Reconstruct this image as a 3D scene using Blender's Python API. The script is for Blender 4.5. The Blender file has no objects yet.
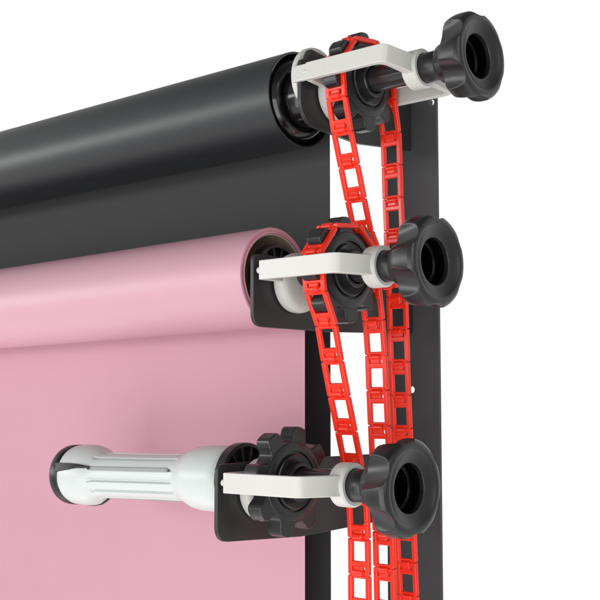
import bpy, bmesh, math, random
from mathutils import Vector, Matrix
R = math.radians; PI = math.pi
random.seed(4)
sc = bpy.context.scene
C = sc.collection
MM = 0.001   # everything below is written in millimetres; X runs along the rolls, Y into the wall, Z up

# ------------------------------------------------------------------ materials
def mat(name, col, rough=.45, spec=.5, coat=0, metal=0, sss=0, noise=None, bump=None, mottled=0, rvar=0):
    m = bpy.data.materials.new(name); m.use_nodes = True
    nt = m.node_tree; b = nt.nodes['Principled BSDF']
    b.inputs['Base Color'].default_value = (*col, 1)
    b.inputs['Roughness'].default_value = rough
    b.inputs['Specular IOR Level'].default_value = spec
    b.inputs['Metallic'].default_value = metal
    b.inputs['Coat Weight'].default_value = coat
    b.inputs['Coat Roughness'].default_value = .15
    if sss:
        b.inputs['Subsurface Weight'].default_value = sss
        b.inputs['Subsurface Radius'].default_value = (.003, .0025, .002)
        b.inputs['Subsurface Scale'].default_value = 1.0
    tc = nt.nodes.new('ShaderNodeTexCoord')
    def nz(scale, detail=3):
        n = nt.nodes.new('ShaderNodeTexNoise'); n.inputs['Scale'].default_value = scale
        n.inputs['Detail'].default_value = detail
        nt.links.new(tc.outputs['Object'], n.inputs['Vector']); return n
    if mottled:
        n = nz(28, 4); mx = nt.nodes.new('ShaderNodeMapRange')
        mx.inputs['To Min'].default_value = 1 - mottled; mx.inputs['To Max'].default_value = 1 + mottled
        nt.links.new(n.outputs['Fac'], mx.inputs['Value'])
        sp = nz(1400, 2); mx2 = nt.nodes.new('ShaderNodeMapRange')
        mx2.inputs['From Min'].default_value = .3; mx2.inputs['From Max'].default_value = .7
        mx2.inputs['To Min'].default_value = 1 - mottled; mx2.inputs['To Max'].default_value = 1 + mottled
        nt.links.new(sp.outputs['Fac'], mx2.inputs['Value'])
        ml = nt.nodes.new('ShaderNodeMath'); ml.operation = 'MULTIPLY'
        nt.links.new(mx.outputs[0], ml.inputs[0]); nt.links.new(mx2.outputs[0], ml.inputs[1])
        vm = nt.nodes.new('ShaderNodeVectorMath'); vm.operation = 'SCALE'
        vm.inputs[0].default_value = col
        nt.links.new(ml.outputs[0], vm.inputs['Scale']); nt.links.new(vm.outputs[0], b.inputs['Base Color'])
    if rvar:
        n = nz(60, 5); mx = nt.nodes.new('ShaderNodeMapRange')
        mx.inputs['To Min'].default_value = max(.05, rough - rvar); mx.inputs['To Max'].default_value = rough + rvar
        nt.links.new(n.outputs['Fac'], mx.inputs['Value']); nt.links.new(mx.outputs[0], b.inputs['Roughness'])
    if bump:
        sc_, st, dist = bump
        n = nz(sc_, 2); bp = nt.nodes.new('ShaderNodeBump')
        bp.inputs['Strength'].default_value = st; bp.inputs['Distance'].default_value = dist * MM
        nt.links.new(n.outputs['Fac'], bp.inputs['Height']); nt.links.new(bp.outputs[0], b.inputs['Normal'])
    return m

M = dict(
    knob=mat('satin_black_plastic', (.012, .0125, .0135), .33, .55, mottled=.10, rvar=.08, bump=(900, .25, .15)),
    black=mat('black_plastic', (.009, .009, .0095), .33, .5, rvar=.1, mottled=.12),
    spro=mat('sprocket_plastic', (.014, .014, .015), .30, .55, rvar=.12, mottled=.15, bump=(500, .2, .15)),
    gloss=mat('glossy_black_plastic', (.006, .006, .006), .14, .5, coat=.3, rvar=.05),
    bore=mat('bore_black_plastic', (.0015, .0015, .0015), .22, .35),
    white=mat('off_white_nylon', (.58, .575, .54), .38, .5, sss=.12, mottled=.03, rvar=.06, bump=(220, .12, .2)),
    spool=mat('cool_white_plastic', (.56, .60, .585), .35, .5, sss=.12, mottled=.02),
    red=mat('red_plastic', (.88, .026, .007), .22, .5, mottled=.06, rvar=.07, bump=(260, .2, .2)),
    post=mat('dark_grey_powder_coat', (.066, .067, .070), .55, .4, mottled=.14, bump=(1500, .35, .12)),
    plate=mat('black_powder_coat', (.026, .026, .026), .42, .45, mottled=.14, bump=(1500, .3, .12)),
    bpaper=mat('black_paper', (.015, .0165, .018), .42, .65, mottled=.03, bump=(700, .15, .05)),
    bsheet=mat('black_paper_sheet', (.070, .070, .072), .9, .1, mottled=.035, bump=(6, .25, 2.0)),
    ppaper=mat('pink_paper', (.56, .30, .37), .45, .7, mottled=.015, bump=(700, .12, .05)),
    psheet=mat('pink_paper_sheet', (.555, .302, .366), .95, .05, mottled=.02, bump=(6, .25, 2.0)),
    core=mat('brown_cardboard', (.50, .40, .31), .85, .2, mottled=.1, bump=(400, .3, .2)),
    shaft=mat('brushed_steel_tube', (.09, .09, .095), .25, .5, metal=.85, rvar=.08),
    rod=mat('grey_metal_rod', (.30, .31, .30), .4, .5, metal=.2),
    green=mat('pale_green_film', (.62, .66, .36), .4, .4),
)
def rings(m, scale):
    """concentric paper layers seen on a cut end"""
    nt = m.node_tree; b = nt.nodes['Principled BSDF']
    tc = nt.nodes.new('ShaderNodeTexCoord'); s = nt.nodes.new('ShaderNodeSeparateXYZ')
    nt.links.new(tc.outputs['Object'], s.inputs[0])
    c = nt.nodes.new('ShaderNodeCombineXYZ'); nt.links.new(s.outputs['Y'], c.inputs['Y']); nt.links.new(s.outputs['Z'], c.inputs['Z'])
    ln = nt.nodes.new('ShaderNodeVectorMath'); ln.operation = 'LENGTH'; nt.links.new(c.outputs[0], ln.inputs[0])
    n = nt.nodes.new('ShaderNodeTexNoise'); n.noise_dimensions = '1D'; n.inputs['Scale'].default_value = scale
    nt.links.new(ln.outputs['Value'], n.inputs['W'])
    r = nt.nodes.new('ShaderNodeValToRGB')
    r.color_ramp.elements[0].position = .38; r.color_ramp.elements[1].position = .62
    r.color_ramp.elements[0].color = (.56, .24, .29, 1); r.color_ramp.elements[1].color = (.70, .38, .45, 1)
    nt.links.new(n.outputs['Fac'], r.inputs[0]); nt.links.new(r.outputs[0], b.inputs['Base Color'])
M['pend'] = mat('pink_paper_cut_edge', (.6, .3, .35), .8, .2); rings(M['pend'], 900)

# ------------------------------------------------------------------ mesh helpers (mm)
class MB:
    def __init__(s): s.bm = bmesh.new()
    def merge(s, vs, fs, tf=None):
        vv = [s.bm.verts.new(tf @ Vector(v) if tf else Vector(v)) for v in vs]
        for f in fs:
            try: s.bm.faces.new([vv[i] for i in f])
            except ValueError: pass
        return vv
    def box(s, x0, x1, y0, y1, z0, z1, tf=None):
        vs = [(x, y, z) for x in (x0, x1) for y in (y0, y1) for z in (z0, z1)]
        s.merge(vs, [(0, 1, 3, 2), (4, 6, 7, 5), (0, 4, 5, 1), (2, 3, 7, 6), (0, 2, 6, 4), (1, 5, 7, 3)], tf); return s
    def lathe(s, prof, n=64, c=(0, 0, 0), closed=False, rf=None, tf=None):
        """profile of (x, r) turned about the X axis; rf(theta, i) scales r"""
        vs = []; N = len(prof)
        for i, (x, r) in enumerate(prof):
            for k in range(n):
                t = 2 * PI * k / n; q = r * (rf(t, i) if rf else 1)
                vs.append((c[0] + x, c[1] + q * math.cos(t), c[2] + q * math.sin(t)))
        fs = []
        for i in range(N if closed else N - 1):
            j = (i + 1) % N
            for k in range(n):
                l = (k + 1) % n
                fs.append((i * n + k, i * n + l, j * n + l, j * n + k))
        s.merge(vs, fs, tf); return s
    def cyl(s, a, b, r, n=16, r2=None, cap=True):
        a = Vector(a); b = Vector(b); d = (b - a).normalized(); r2 = r if r2 is None else r2
        p = d.orthogonal().normalized(); q = d.cross(p)
        vs = [tuple(a + (p * math.cos(2 * PI * k / n) + q * math.sin(2 * PI * k / n)) * r) for k in range(n)]
        vs += [tuple(b + (p * math.cos(2 * PI * k / n) + q * math.sin(2 * PI * k / n)) * r2) for k in range(n)]
        fs = [(k, (k + 1) % n, n + (k + 1) % n, n + k) for k in range(n)]
        if cap: fs += [tuple(range(n))[::-1], tuple(range(n, 2 * n))]
        s.merge(vs, fs); return s
    def prism(s, outline, lo, hi, axis='X', holes=()):
        """flat outline (with holes) given thickness along an axis"""
        def mk(p, h):
            if axis == 'X': return (h, p[0], p[1])
            if axis == 'Y': return (p[0], h, p[1])
            return (p[0], p[1], h)
        b2 = bmesh.new(); es = []
        for loop in [outline] + list(holes):
            vv = [b2.verts.new(mk(p, lo)) for p in loop]
            es += [b2.edges.new((vv[i], vv[(i + 1) % len(vv)])) for i in range(len(vv))]
        bmesh.ops.triangle_fill(b2, use_beauty=True, use_dissolve=True, edges=es)
        g = bmesh.ops.extrude_face_region(b2, geom=list(b2.faces))
        dv = Vector(mk((0, 0), hi)) - Vector(mk((0, 0), lo))
        bmesh.ops.translate(b2, vec=dv, verts=[v for v in g['geom'] if isinstance(v, bmesh.types.BMVert)])
        bmesh.ops.recalc_face_normals(b2, faces=b2.faces)
        me = bpy.data.meshes.new('tmp'); b2.to_mesh(me); b2.free(); s.bm.from_mesh(me); bpy.data.meshes.remove(me); return s
    def rot(s, ang, axis='X', c=(0, 0, 0)):
        bmesh.ops.rotate(s.bm, verts=s.bm.verts, cent=c, matrix=Matrix.Rotation(ang, 3, axis)); return s
    def mesh(s, name, m, sharp=32):
        bmesh.ops.recalc_face_normals(s.bm, faces=s.bm.faces)
        bmesh.ops.scale(s.bm, vec=(MM, MM, MM), verts=s.bm.verts)
        me = bpy.data.meshes.new(name); s.bm.to_mesh(me); s.bm.free()
        me.materials.append(m)
        for p in me.polygons: p.use_smooth = True
        me.set_sharp_from_angle(angle=R(sharp)); return me
    def build(s, name, m, parent=None, bevel=0, sharp=32, seg=3):
        o = bpy.data.objects.new(name, s.mesh(name, m, sharp)); C.objects.link(o)
        o.parent = parent
        if bevel:
            b = o.modifiers.new('bevel', 'BEVEL'); b.width = bevel * MM; b.segments = seg
            b.limit_method = 'ANGLE'; b.angle_limit = R(40); b.harden_normals = True
        return o
def thing(name, label, cat, loc, group=None):
    o = bpy.data.objects.new(name, None); C.objects.link(o); o.empty_display_size = .02
    o.location = Vector(loc) * MM; o['label'] = label; o['category'] = cat
    if group: o['group'] = group
    return o
def arc(cy, cz, r, a0, a1, n=8):
    return [(cy + r * math.cos(R(a0 + (a1 - a0) * i / n)), cz + r * math.sin(R(a0 + (a1 - a0) * i / n))) for i in range(n + 1)]
def rounded(pts, rad, n=5):
    """round the corners of a closed 2-D outline; rad per corner"""
    out = []; N = len(pts)
    for i, p in enumerate(pts):
        p = Vector(p); a = Vector(pts[i - 1]); b = Vector(pts[(i + 1) % N])
        r = rad[i] if isinstance(rad, (list, tuple)) else rad
        if r <= 0: out.append(tuple(p)); continue
        u = (a - p); v = (b - p); r = min(r, u.length * .49, v.length * .49)
        s = p + u.normalized() * r; e = p + v.normalized() * r
        for k in range(n + 1):
            t = k / n; out.append(tuple(s * (1 - t) ** 2 + p * 2 * t * (1 - t) + e * t * t))
    return out

# ------------------------------------------------------------------ wall bracket: post and three hook arms
WALL = 180.0
AX = [(65, 177), (9, 7), (-30, -160)]          # shaft axes (Y, Z): top, middle, bottom
wb = thing('wall_bracket', 'dark grey steel wall post with three stepped hook arms carrying the rollers', 'wall bracket', (0, WALL, -700))
O = (0, WALL, -700)
m = MB()
m.prism(rounded([(-30, -700), (31, -700), (31, 191), (-30, 191)], 3), WALL, WALL + 3, 'Y',
        holes=[arc(25.2, 183.5, 3.2, 0, 345, 15), arc(-25, 183.5, 3.2, 0, 345, 15)] +
              [arc(30.6 - 31, z, 3.3, 0, 345, 15) for z in (-86.5,)])
# the side flanges of the channel, tucked behind the face
m.box(-30, -27.5, WALL + 3.2, WALL + 16, -699, 190).box(13.5, 16, WALL + 3.2, WALL + 16, -699, 190)
for v in m.bm.verts: v.co -= Vector(O)
m.build('post', M['post'], wb, bevel=.8)
def slot(cy, cz, top, r=14.5):
    """U slot open at the top, listed from the back edge to the front edge"""
    return [(cy + r, top)] + arc(cy, cz, r, 0, -180, 12) + [(cy - r, top)]
plates = []
# top plate: raised rounded front prong
(ay, az) = AX[0]
plates.append(rounded([(20, 196), (20, 152), (31, 138.5), (100, 134), (179.7, 141), (179.7, 189), (84, 189)], [7, 9, 8, 5, 0, 4, 5])
              + slot(ay, az, 189)[:-1] + [(51, 189), (56, 197), (56, 200), (53, 203.5), (34.5, 206), (31.5, 205)])
(ay, az) = AX[1]
plates.append(rounded([(-37.5, 21), (-37.5, -38), (60, -38), (179.7, -34), (179.7, 22), (30, 21)], [6, 12, 0, 0, 4, 3]) + slot(ay, az, 21))
(ay, az) = AX[2]
plates.append(rounded([(-76.5, -146.5), (-76.5, -205.5), (21, -209), (179.7, -202), (179.7, -144), (-10, -145)], [6, 12, 0, 0, 4, 3]) + slot(ay, az, -145.5))
for i, pl in enumerate(plates):
    m = MB().prism([(p[0] - WALL, p[1] + 700) for p in pl], -2, 2, 'X')
    m.build('hook_arm', M['plate'], wb, bevel=.9)
# ------------------------------------------------------------------ expander drive units
TEETH = 8; PITCH = 29.0; PR = PITCH / (2 * math.sin(PI / TEETH))
def sprocket_outline(off):
    pts = []
    for k in range(TEETH):
        a = off + 45 * k
        def P(r, da, dy=0):
            t = R(a + da); return (r * math.cos(t) - dy * math.sin(t), r * math.sin(t) + dy * math.cos(t))
        # one tooth, from its left root to its right root
        pts += [P(32, -18), P(33.2, -14.8), P(36, 0, -7.9), P(40, 0, -7.1), P(42, 0, -5.3), P(42.8, 0, -2.4), P(42.8, 0, 2.4),
                P(42, 0, 5.3), P(40, 0, 7.1), P(36, 0, 7.9), P(33.2, 14.8), P(32, 18)]
    return pts
def scallop(depth):
    def f(t):
        # six lobes, the first pointing to the front (-Y); deepest half-way between lobes
        c = math.cos(3 * t - 0) ** 2           # 1 on lobes (t = 0, 60, ...)
        return 1 - depth * (1 - c) ** .8
    return f
def drive_unit(i, label, xs, off, yoke_rot):
    ay, az = AX[i]
    u = thing('roller_expander', label, 'roller expander', (0, ay, az), 'roller expanders hooked in the bracket arms')
    # shaft
    m = MB(); m.lathe([(-16, 0), (-16, 10.8), (99.5, 10.8), (99.5, 0)], 48); m.build('shaft', M['shaft'], u)
    # white hub disc behind the sprocket
    m = MB(); m.lathe([(2.6, 0), (2.6, 22.5), (4, 24.5), (8, 25.2), (12, 24.8), (14.6, 22.6), (16, 19), (16.4, 12), (16.4, 0)], 64, c=(0, 0, -7))
    m.build('hub_disc', M['white'], u)
    # sprocket: toothed wheel, dished face, boss
    m = MB(); m.prism(sprocket_outline(off), xs - 7, xs + 7, 'X')
    sp = m.build('sprocket', M['spro'], u, bevel=1.1)
    m = MB(); m.lathe([(xs - 12, 12), (xs - 12, 26), (xs - 10.5, 28.5), (xs - 6.8, 29)], 72)
    m.lathe([(xs + 6.4, 31), (xs + 7.6, 30.4), (xs + 8.2, 29), (xs + 8.9, 24), (xs + 8.6, 23.2), (xs + 7.6, 22.9), (xs + 7.1, 22.8)], 72)
    m.lathe([(xs + 7.05, 21.6), (xs + 9.4, 21.2), (xs + 10, 20.4), (xs + 8.4, 15), (xs + 7.1, 14)], 72)
    m.build('sprocket_face', M['spro'], sp)
    m = MB(); m.lathe([(xs + 7, 11.4), (xs + 7, 15.2), (xs + 15, 15), (xs + 15.8, 14.4), (xs + 15.8, 12.2), (xs + 15, 11.4)], 64, closed=True)
    m.build('boss', M['spro'], sp)
    # yoke: two arms and a ring, shallow ribs along the arms
    y = None
    def side(s, z0, z1, g):
        bx = [7, 3, 0][i]
        o = [(8 - g, -47.2 - g), (80 + bx, -47.2 - g), (85.5 + bx, -44.5), (98, -15), (98, -13), (90, -12), (80.5 + bx, -39), (76 + bx, -42.6), (8, -42.6)]
        if s < 0: o = [(a + 12 - bx if 74 < a - bx < 87.5 and b < -20 else a, b) for a, b in o]      # the far arm is longer
        o = [(a, b * s) for a, b in o]
        return rounded(o, [1.5, 7, 6, 0, 0, 0, 6, 5, 1])
    m = MB()
    for s in (1, -1):
        m.prism(side(s, 0, 0, 0), -7.8, 7.8, 'Z')
    yk = m.build('yoke', M['white'], u, bevel=1.3, seg=3)
    m = MB(); m.lathe([(86, 12.6), (86, 15.2), (87.4, 16.5), (98.8, 16.5), (100.2, 15.2), (100.2, 12.6)], 64, closed=True)
    m.build('yoke_ring', M['white'], yk)
    # cross-bar at the hooked end, with the pins that pass through the arms
    for s in (1, -1):
        MB().box(8.5, 13.5, min(24 * s, 43.5 * s), max(24 * s, 43.5 * s), -8, 8).build('cross_bar', M['white'], yk, bevel=.8)
        MB().lathe([(5, 0), (5, 1.6), (5.8, 2.6), (8, 2.9), (9, 2.9)], 20, c=(0, -44.4 * s, 0)).build('pin', M['white'], yk)
    if i == 0:
        # curved catch that wraps the raised prong of the top arm
        m = MB(); cy, cz = -16, 5
        out = arc(cy, cz, 29.5, 222, 60, 30) + arc(cy, cz, 19, 60, 222, 30)
        m.prism(out, -9.5, -3.5, 'X')
        ct = m.build('catch', M['white'], yk, bevel=1.6); ct.rotation_euler.x = R(6)
        m = MB(); m.box(-7, 10, -46.8, -42.8, -7.2, 7.2); m.build('catch_arm', M['white'], yk, bevel=1)
    yk.rotation_euler.x = R(yoke_rot)
    # knob: collar, hub, six-lobed head, dished face, hollow bore
    kn = None
    n = 144
    prof2 = [(99, 11.0), (99.2, 11.8), (100.2, 12.3), (109.2, 12.4), (109.8, 12.0), (110.6, 12.0), (111.2, 13.4), (113, 15.6), (115, 16.4), (119.5, 16.8),
        (122.5, 17.9), (124.3, 20.4), (125.2, 22.5), (125.8, 25), (126.4, 28), (127.6, 30.8), (129.4, 32.8), (131.5, 34.1), (134, 34.9), (136.5, 35.3), (139, 35.5), (141.5, 35.5), (144, 35.4),
        (146.3, 35.2), (148, 34.6), (149.3, 33.6), (150.2, 32.2), (150.6, 30.8), (150.7, 29.0), (150.4, 27.6), (149.7, 26.5), (149.0, 25.4),
        (147.0, 20.0), (146.7, 19.0), (146.7, 18.4), (146.4, 17.8), (145.7, 17.6), (139, 17.6)]
    fine = []
    for j in range(len(prof2) - 1):                # more rows over the scooped part
        (xa, ra), (xb, rb_) = prof2[j], prof2[j + 1]
        q = 9 if 12 <= j <= 28 else 1
        fine += [(xa + (xb - xa) * h / q, ra + (rb_ - ra) * h / q) for h in range(q)]
    lip = len(fine) - 12
    prof2 = fine + [prof2[-1]]
    def rf(t, k):
        x, rr = prof2[k]; x -= KX
        if x < 119 or rr < 17.6 or k > lip: return 1
        ph = (t + PI / 6) % (PI / 3) - PI / 6          # angle from the middle of a lobe
        ph = PI / 6 - abs(ph)                          # angle from the middle of a scoop
        e = 24.6 + 7.6 * (max(0, x - 124) / 26.7) ** 1.25
        rs = 15.5; D = e + rs; q = rs * rs - (D * math.sin(ph)) ** 2
        if q <= 0: return 1
        lim = D * math.cos(ph) - math.sqrt(q)
        lim = max(lim, 16.9)
        h = max(1.1 - abs(lim - rr), 0) / 1.1           # the edge of a scoop is slightly rounded
        return (min(lim, rr) - h * h * 1.1 / 4) / rr
    KX = [5, 0, 3][i]; prof2 = [(x + (KX if x > 105 else 0), q * (1.018 if x > 120 else 1)) for x, q in prof2]
    m = MB(); m.lathe(prof2, 420, rf=rf)
    kn = m.build('knob', M['knob'], u, sharp=60)
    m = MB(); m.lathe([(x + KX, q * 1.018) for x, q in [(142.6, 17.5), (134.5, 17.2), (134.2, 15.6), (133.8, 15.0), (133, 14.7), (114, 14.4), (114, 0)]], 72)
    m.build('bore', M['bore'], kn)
    kn.rotation_euler.x = R([4, 0, 8][i])
    return u
U = [drive_unit(0, 'topmost roller expander with its white yoke twisted, black knob pushed into the black backdrop roll', 32, 6, -6),
     drive_unit(1, 'middle roller expander with red chain on its sprocket, plugged into the pink backdrop roll', 56, 5.5, 0),
     drive_unit(2, 'lowest roller expander without chain or paper, white slotted core plug fully in view', 32, 34, 0)]

# finned black flange behind each arm
def flange(u, x, r):
    m = MB(); m.lathe([(x + 6, r - 3), (x + 6, r - .8), (x + 5, r), (x - 3, r), (x - 3, 0)], 64)
    m.lathe([(x + 6, r - 3), (x + 1, r - 3.2), (x + 1, 0)], 64)
    for k in range(14):
        a = 2 * PI * k / 14
        m.box(x + 1, x + 5, 13, r - 2.6, -.7, .7, Matrix.Rotation(a, 4, 'X'))
    m.lathe([(x + 1, 14.5), (x + 6.5, 14.5), (x + 6.5, 11)], 48)
    return m.build('flange', M['black'], u, bevel=0)
flange(U[1], -19, 27.5); flange(U[2], -17, 29)

# bare core plug of the lowest unit
u = U[2]
piv = bpy.data.objects.new('core_plug', None)
m = MB()
m.lathe([(-237.5, 0), (-238, 24.8), (-237, 26.6), (-235, 27.3), (-227, 27.4), (-226, 26.8), (-226, 20), (-224, 0)], 72)
cap = m.build('end_cap', M['black'], u)
prof = [(-227, 0), (-227, 26), (-224, 27.0), (-214, 27.6), (-204, 27.2), (-198, 25.8), (-193, 23), (-190, 21.3), (-186, 20.2), (-110, 19.6),
        (-81, 19.8), (-77, 20.9), (-72, 23.2), (-66, 25.4), (-58, 26.7), (-46, 27.1), (-34, 27), (-28, 26.2), (-25, 24.6), (-23.5, 22.5), (-23.5, 0)]
def spool_r(t, k):
    x = prof[k][0]
    q = 1
    if -188 <= x <= -84:
        # shallow lengthwise ribs on the waist
        d = (t + .1) % (PI / 6); q = 1 - .13 * (1 if .17 < d < .33 else 0)
        q *= 1 - .0 * t
    return q
m = MB()
dense = []
for a, b in zip(prof, prof[1:]):
    dense.append(a)
    if b[0] - a[0] > 12: dense += [(a[0] + (b[0] - a[0]) * j / 6, a[1] + (b[1] - a[1]) * j / 6) for j in range(1, 6)]
dense.append(prof[-1]); prof = dense
m.lathe(prof, 180, rf=spool_r)
body = m.build('core_plug', M['spool'], u, sharp=28)
# slots between the shells: a black fin in the wide end, a grey rod along the waist
def at_ang(o, a): o.rotation_euler.x = a
FA = R(180 - 16)       # faces the viewer, a little above the middle
for k in range(3):
    a = FA + k * PI * 2 / 3
    m = MB()
    m.merge([(-236, 26.2, -5), (-236, 26.2, 5), (-224, 28, -4.4), (-224, 28, 3.6), (-208, 28.3, -4.2), (-208, 28.3, 2.2), (-198, 26.8, -4.0), (-198, 26.8, -.4), (-188, 22.5, -2.0), (-188, 22.5, -3.2),
             (-236, 18, -5), (-236, 18, 5), (-186, 18, 1.2), (-186, 18, -1.4)],
            [(0, 2, 3, 1), (2, 4, 5, 3), (4, 6, 7, 5), (6, 9, 8, 7), (0, 10, 13, 9, 6, 4, 2), (1, 3, 5, 7, 8, 12, 11), (0, 1, 11, 10), (8, 9, 13, 12)])
    f = m.build('fin', M['black'], body, bevel=.6); f.rotation_euler.x = a
    m = MB(); m.box(-197, -86, 18.0, 20.7, -3.0, .4)
    f = m.build('rod', M['rod'], body, bevel=.4); f.rotation_euler.x = a
m = MB(); m.lathe([(-25, 22.5), (-23, 25.2), (-21.6, 25.6), (-21, 24)], 64)
m.build('collar', M['green'], body)
body.rotation_euler.y = R(-1.2); cap.rotation_euler.y = R(-1.2)

# ------------------------------------------------------------------ paper rolls
LEN = 2000
def roll(i, name, label, x1, r, paper, sheet, sag, xs):
    ay, az = AX[i]; az -= 2.5 if i == 0 else 0
    t = thing(name, label, 'backdrop roll', (0, ay, az), 'paper backdrop rolls')
    m = MB()
    xv = [x1 - LEN + LEN * k / 40 for k in range(41)]
    xv[-1] = x1
    m.lathe([(x, r) for x in xv[:-1]] + [(x1 - .4, r), (x1, r - .5)], 128)
    rb = m.build('paper_roll', paper, t)
    rb.rotation_euler.y = R(-sag)
    # hanging sheet, leaving the back of the roll
    m = MB(); n = 24; vs = []; fs = []
    for k in range(n + 1):
        x = xs - LEN + 4 + (LEN - 4) * k / n
        dz = math.tan(R(sag)) * (x - xs)
        vs += [(x, r - .25, dz + 8), (x, r - .25, -2), (x, r - .25, -1400)]
    for k in range(n):
        b = k * 3
        for j in (0, 1): fs.append((b + j, b + 3 + j, b + 4 + j, b + 1 + j))
    m.merge(vs, fs); m.build('paper_sheet', sheet, t)
    return t, rb
t1, rb1 = roll(0, 'black_backdrop_roll', 'matte black paper roll at the top with its sheet hanging behind the pink one', -37, 43.6, M['bpaper'], M['bsheet'], .35, -39.5)
m = MB(); m.lathe([(-37, 43.1), (-37.3, 41.6), (-40, 41), (-62, 40.5), (-62, 0)], 96)
m.build('core_liner', M['gloss'], rb1)
m = MB(); m.lathe([(-54, 41), (-47, 40), (-41, 38.2), (-36.5, 35.6), (-34, 32.4), (-33.5, 30.2), (-35, 28.8), (-38, 28), (-38, 26.8), (-22, 26.4), (-19.5, 25.2), (-18.5, 23), (-18.5, 14), (-21, 12), (-21, 0)], 96)
m.build('end_plug', M['gloss'], rb1)
t2, rb2 = roll(1, 'pink_backdrop_roll', 'pale pink paper roll in the middle with its pink sheet hanging below', -17, 42.2, M['ppaper'], M['psheet'], .75, -20.5)
m = MB(); pr = [(-17, 41.7)]
rr = 41.7
for k in range(7):
    w = .55 + .15 * (k % 3); x = -17 + (.35 if k % 2 else -.2) * (1 if k < 4 else 2)
    pr += [(x, rr - .05), (x, rr - w)]; rr -= w
m.lathe(pr, 128); m.build('cut_edge', M['pend'], rb2)
m = MB(); m.lathe([(-25, 38.0), (-18, 37.8), (-17.6, 37.4), (-17.6, 36.4), (-18, 36.0), (-90, 35.8), (-90, 0)], 96)
m.build('cardboard_core', M['core'], rb2)

# ------------------------------------------------------------------ red chains
def link_mesh():
    m = MB(); W = 11.0; T = 2.0
    # local: x = width, z = along the chain (0 = top pin, -PITCH = bottom pin), y = out of the chain
    for s in (-1, 1):
        a, b = sorted((s * (W - 4.4), s * W))
        m.box(a, b, -T, T, -PITCH + 2.2, 1.6)
        a, b = sorted((s * (W - 5.6), s * (W - 1.4)))
        m.box(a, b, -T + .7, T - .7, -PITCH - 2.2, -PITCH + 4.0)       # inner ears that hold the pin
    m.box(-W + 1.5, W - 1.5, -1.7, 1.7, -9.2, -4.6)                    # upper bar
    m.box(-5.2, 4.0, -1.9, 1.9, -5.4, -.6)                              # web of the clip
    m.box(-W + 1.5, W - 1.5, -1.2, 1.2, -PITCH + 2.2, -PITCH + 4.6)      # lower bar
    # clip barrel around the pin of the next link
    vs = []; n = 18
    m.cyl((-5.4, 0, 0), (4.2, 0, 0), 3.1, 18)
    m.cyl((-W + .8, 0, -PITCH), (W - .8, 0, -PITCH), 1.55, 12)
    return m
LM = link_mesh().mesh('link', M['red'], 40)
LB = None
def chain(label, X, cyz, off, front, rear, skip=()):
    t = thing('plastic_chain', label, 'chain', (X, cyz[0], cyz[1] - 500), 'red plastic drive chains')
    base = Vector((X, cyz[0], cyz[1] - 500))
    pins = [off - 157.5 + 45 * 0]
    c = Vector((0, cyz[0], cyz[1]))
    pin = lambda a: Vector((X, cyz[0] + PR * math.cos(R(a)), cyz[1] + PR * math.sin(R(a))))
    top = [pin(off + 202.5 - 45 * k) for k in range(6)]        # front round to the rear
    def walk(start, poly):
        pts = [Vector((X, *p)) for p in poly]; out = []; cur = start; seg = 0
        while True:
            nxt = None
            # next point on the polyline at the pitch distance
            for j in range(seg, len(pts) - 1):
                a, b = pts[j], pts[j + 1]; d = b - a; f = a - cur
                A = d.dot(d); B = 2 * f.dot(d); Cc = f.dot(f) - PITCH ** 2; D = B * B - 4 * A * Cc
                if D < 0: continue
                s = (-B + math.sqrt(D)) / (2 * A)
                if 0 <= s <= 1: nxt = a + d * s; seg = j; break
            if nxt is None: return out
            out.append(nxt); cur = nxt
    fr = walk(top[0], front); re_ = walk(top[-1], rear)
    chainpts = list(reversed(fr)) + top + re_
    nl = 0
    for a, b in zip(chainpts, chainpts[1:]):
        # links hang clip-up on the rear strand; orientation follows the chain
        hi, lo = a, b
        z = (hi - lo).normalized(); x = Matrix.Rotation(R(random.uniform(-2.2, 2.2)), 3, z) @ Vector((1, 0, 0))
        x = (x - z * x.dot(z)).normalized(); y = z.cross(x)
        Rm = Matrix((x, y, z)).transposed()
        o = bpy.data.objects.new('link', LM); C.objects.link(o); o.parent = t
        o.matrix_local = Matrix.Translation((hi - base) * MM) @ Rm.to_4x4()
        b_ = o.modifiers.new('bevel', 'BEVEL'); b_.width = 1.1 * MM; b_.segments = 3; b_.limit_method = 'ANGLE'; b_.angle_limit = R(40); b_.harden_normals = True
        nl += 1
    return t
chain('long red ladder chain looped over the topmost sprocket, hanging to the far right', 32, AX[0], 6,
      [(30, 159), (33.5, 147.1), (42.7, 118.7), (51.9, 90.0), (58.3, 70), (70, 36.0), (110.2, -6), (114, -12)],
      [(104, 165), (106.9, 147.6), (108.7, 111.8), (109.8, 80.4), (114.7, 0.6), (116.4, -43.6), (119.0, -96.4), (120.4, -122.6), (124.5, -209.6), (128.1, -270.1), (131, -338.7), (133, -420)])
chain('red ladder chain looped over the middle sprocket, its two strands hanging side by side', 56, AX[1], 5.5,
      [(-28, -4), (-16.1, -18.6), (-7.6, -49.7), (-1.6, -73.2), (5.8, -96.8), (13.2, -120.6), (21.9, -148.6), (29.4, -184.6), (30.1, -255.6), (29.7, -317.7), (29.7, -400)],
      [(46.5, -5), (49.1, -22.5), (53.0, -55.4), (55.1, -96.6), (56.8, -121.3), (62.0, -203.0), (63.6, -259.7), (64.9, -323.8), (65.5, -400)])

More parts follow.
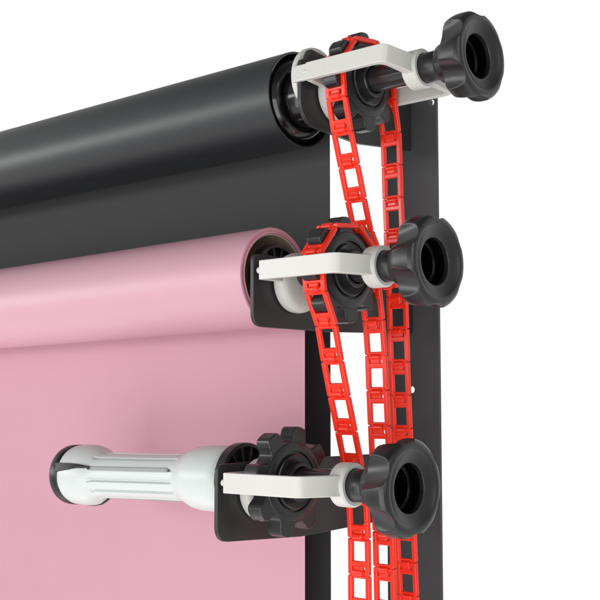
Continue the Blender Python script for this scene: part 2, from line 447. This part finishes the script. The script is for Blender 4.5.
# ------------------------------------------------------------------ camera
F = 1170.0
yaw = R(48.6); pitch = math.atan(105 / F)
d = Vector((-math.cos(yaw) * math.cos(pitch), math.sin(yaw) * math.cos(pitch), math.sin(pitch)))
r = Vector((math.sin(yaw), math.cos(yaw), 0)); up = r.cross(d)
cam = bpy.data.cameras.new('camera'); co = bpy.data.objects.new('camera', cam); C.objects.link(co)
co.matrix_world = Matrix.Translation(Vector((648.64, -714.43, -100.74)) * MM) @ Matrix((r, up, -d)).transposed().to_4x4()
cam.sensor_width = 36; cam.lens = F * 36 / 600; cam.clip_start = .01; cam.clip_end = 200
sc.camera = co

# ------------------------------------------------------------------ studio light
w = bpy.data.worlds.new('World'); sc.world = w; w.use_nodes = True
nt = w.node_tree; bg = nt.nodes['Background']
tc = nt.nodes.new('ShaderNodeTexCoord')
dp = nt.nodes.new('ShaderNodeVectorMath'); dp.operation = 'DOT_PRODUCT'
dp.inputs[1].default_value = (-.66, .75, .0)
nt.links.new(tc.outputs['Generated'], dp.inputs[0])
mr = nt.nodes.new('ShaderNodeMapRange'); mr.interpolation_type = 'SMOOTHSTEP'
mr.inputs['From Min'].default_value = -.25; mr.inputs['From Max'].default_value = .62
mr.inputs['To Min'].default_value = .40; mr.inputs['To Max'].default_value = 1.02
nt.links.new(dp.outputs['Value'], mr.inputs['Value'])
sx = nt.nodes.new('ShaderNodeSeparateXYZ'); nt.links.new(tc.outputs['Generated'], sx.inputs[0])
el = nt.nodes.new('ShaderNodeMapRange'); el.interpolation_type = 'SMOOTHSTEP'
el.inputs['From Min'].default_value = .40; el.inputs['From Max'].default_value = .75
el.inputs['To Min'].default_value = 1; el.inputs['To Max'].default_value = .25
nt.links.new(sx.outputs['Z'], el.inputs['Value'])
mu = nt.nodes.new('ShaderNodeMath'); mu.operation = 'MULTIPLY'
nt.links.new(mr.outputs[0], mu.inputs[0]); nt.links.new(el.outputs[0], mu.inputs[1])
lo = nt.nodes.new('ShaderNodeMapRange'); lo.interpolation_type = 'SMOOTHSTEP'      # world brightened from below, standing in for an unseen white floor
lo.inputs['From Min'].default_value = -.75; lo.inputs['From Max'].default_value = -.15
lo.inputs['To Min'].default_value = 1.0; lo.inputs['To Max'].default_value = 0
nt.links.new(sx.outputs['Z'], lo.inputs['Value'])
mxm = nt.nodes.new('ShaderNodeMath'); mxm.operation = 'MAXIMUM'
nt.links.new(mu.outputs[0], mxm.inputs[0]); nt.links.new(lo.outputs[0], mxm.inputs[1]); nt.links.new(mxm.outputs[0], bg.inputs['Strength'])
bg.inputs['Color'].default_value = (1, 1, 1, 1)
def area(name, loc, target, sx, sy, power, col=(1, 1, 1)):
    l = bpy.data.lights.new(name, 'AREA'); l.shape = 'RECTANGLE'; l.size = sx; l.size_y = sy; l.energy = power; l.color = col
    o = bpy.data.objects.new(name, l); C.objects.link(o); o.location = loc
    o.rotation_euler = (Vector(target) - Vector(loc)).to_track_quat('-Z', 'Y').to_euler(); return o
area('softbox_strip', (-2.3, -2.6, .25), (-.3, 0, .02), 4.2, .55, 46)
area('softbox_front', (.8, -2.4, -1.0), (-.05, 0, -.1), 3.4, 2.4, 66)
area('fill_low', (-.7, -.55, -2.3), (-.3, .05, .1), 3.2, .9, 12)  # added fill from below, lifts the underside of the rolls
area('softbox_side', (2.0, -.5, .6), (0, 0, 0), .7, 1.6, 9)

sc.view_settings.view_transform = 'Standard'; sc.view_settings.look = 'None'
sc.view_settings.exposure = 0; sc.view_settings.gamma = 1
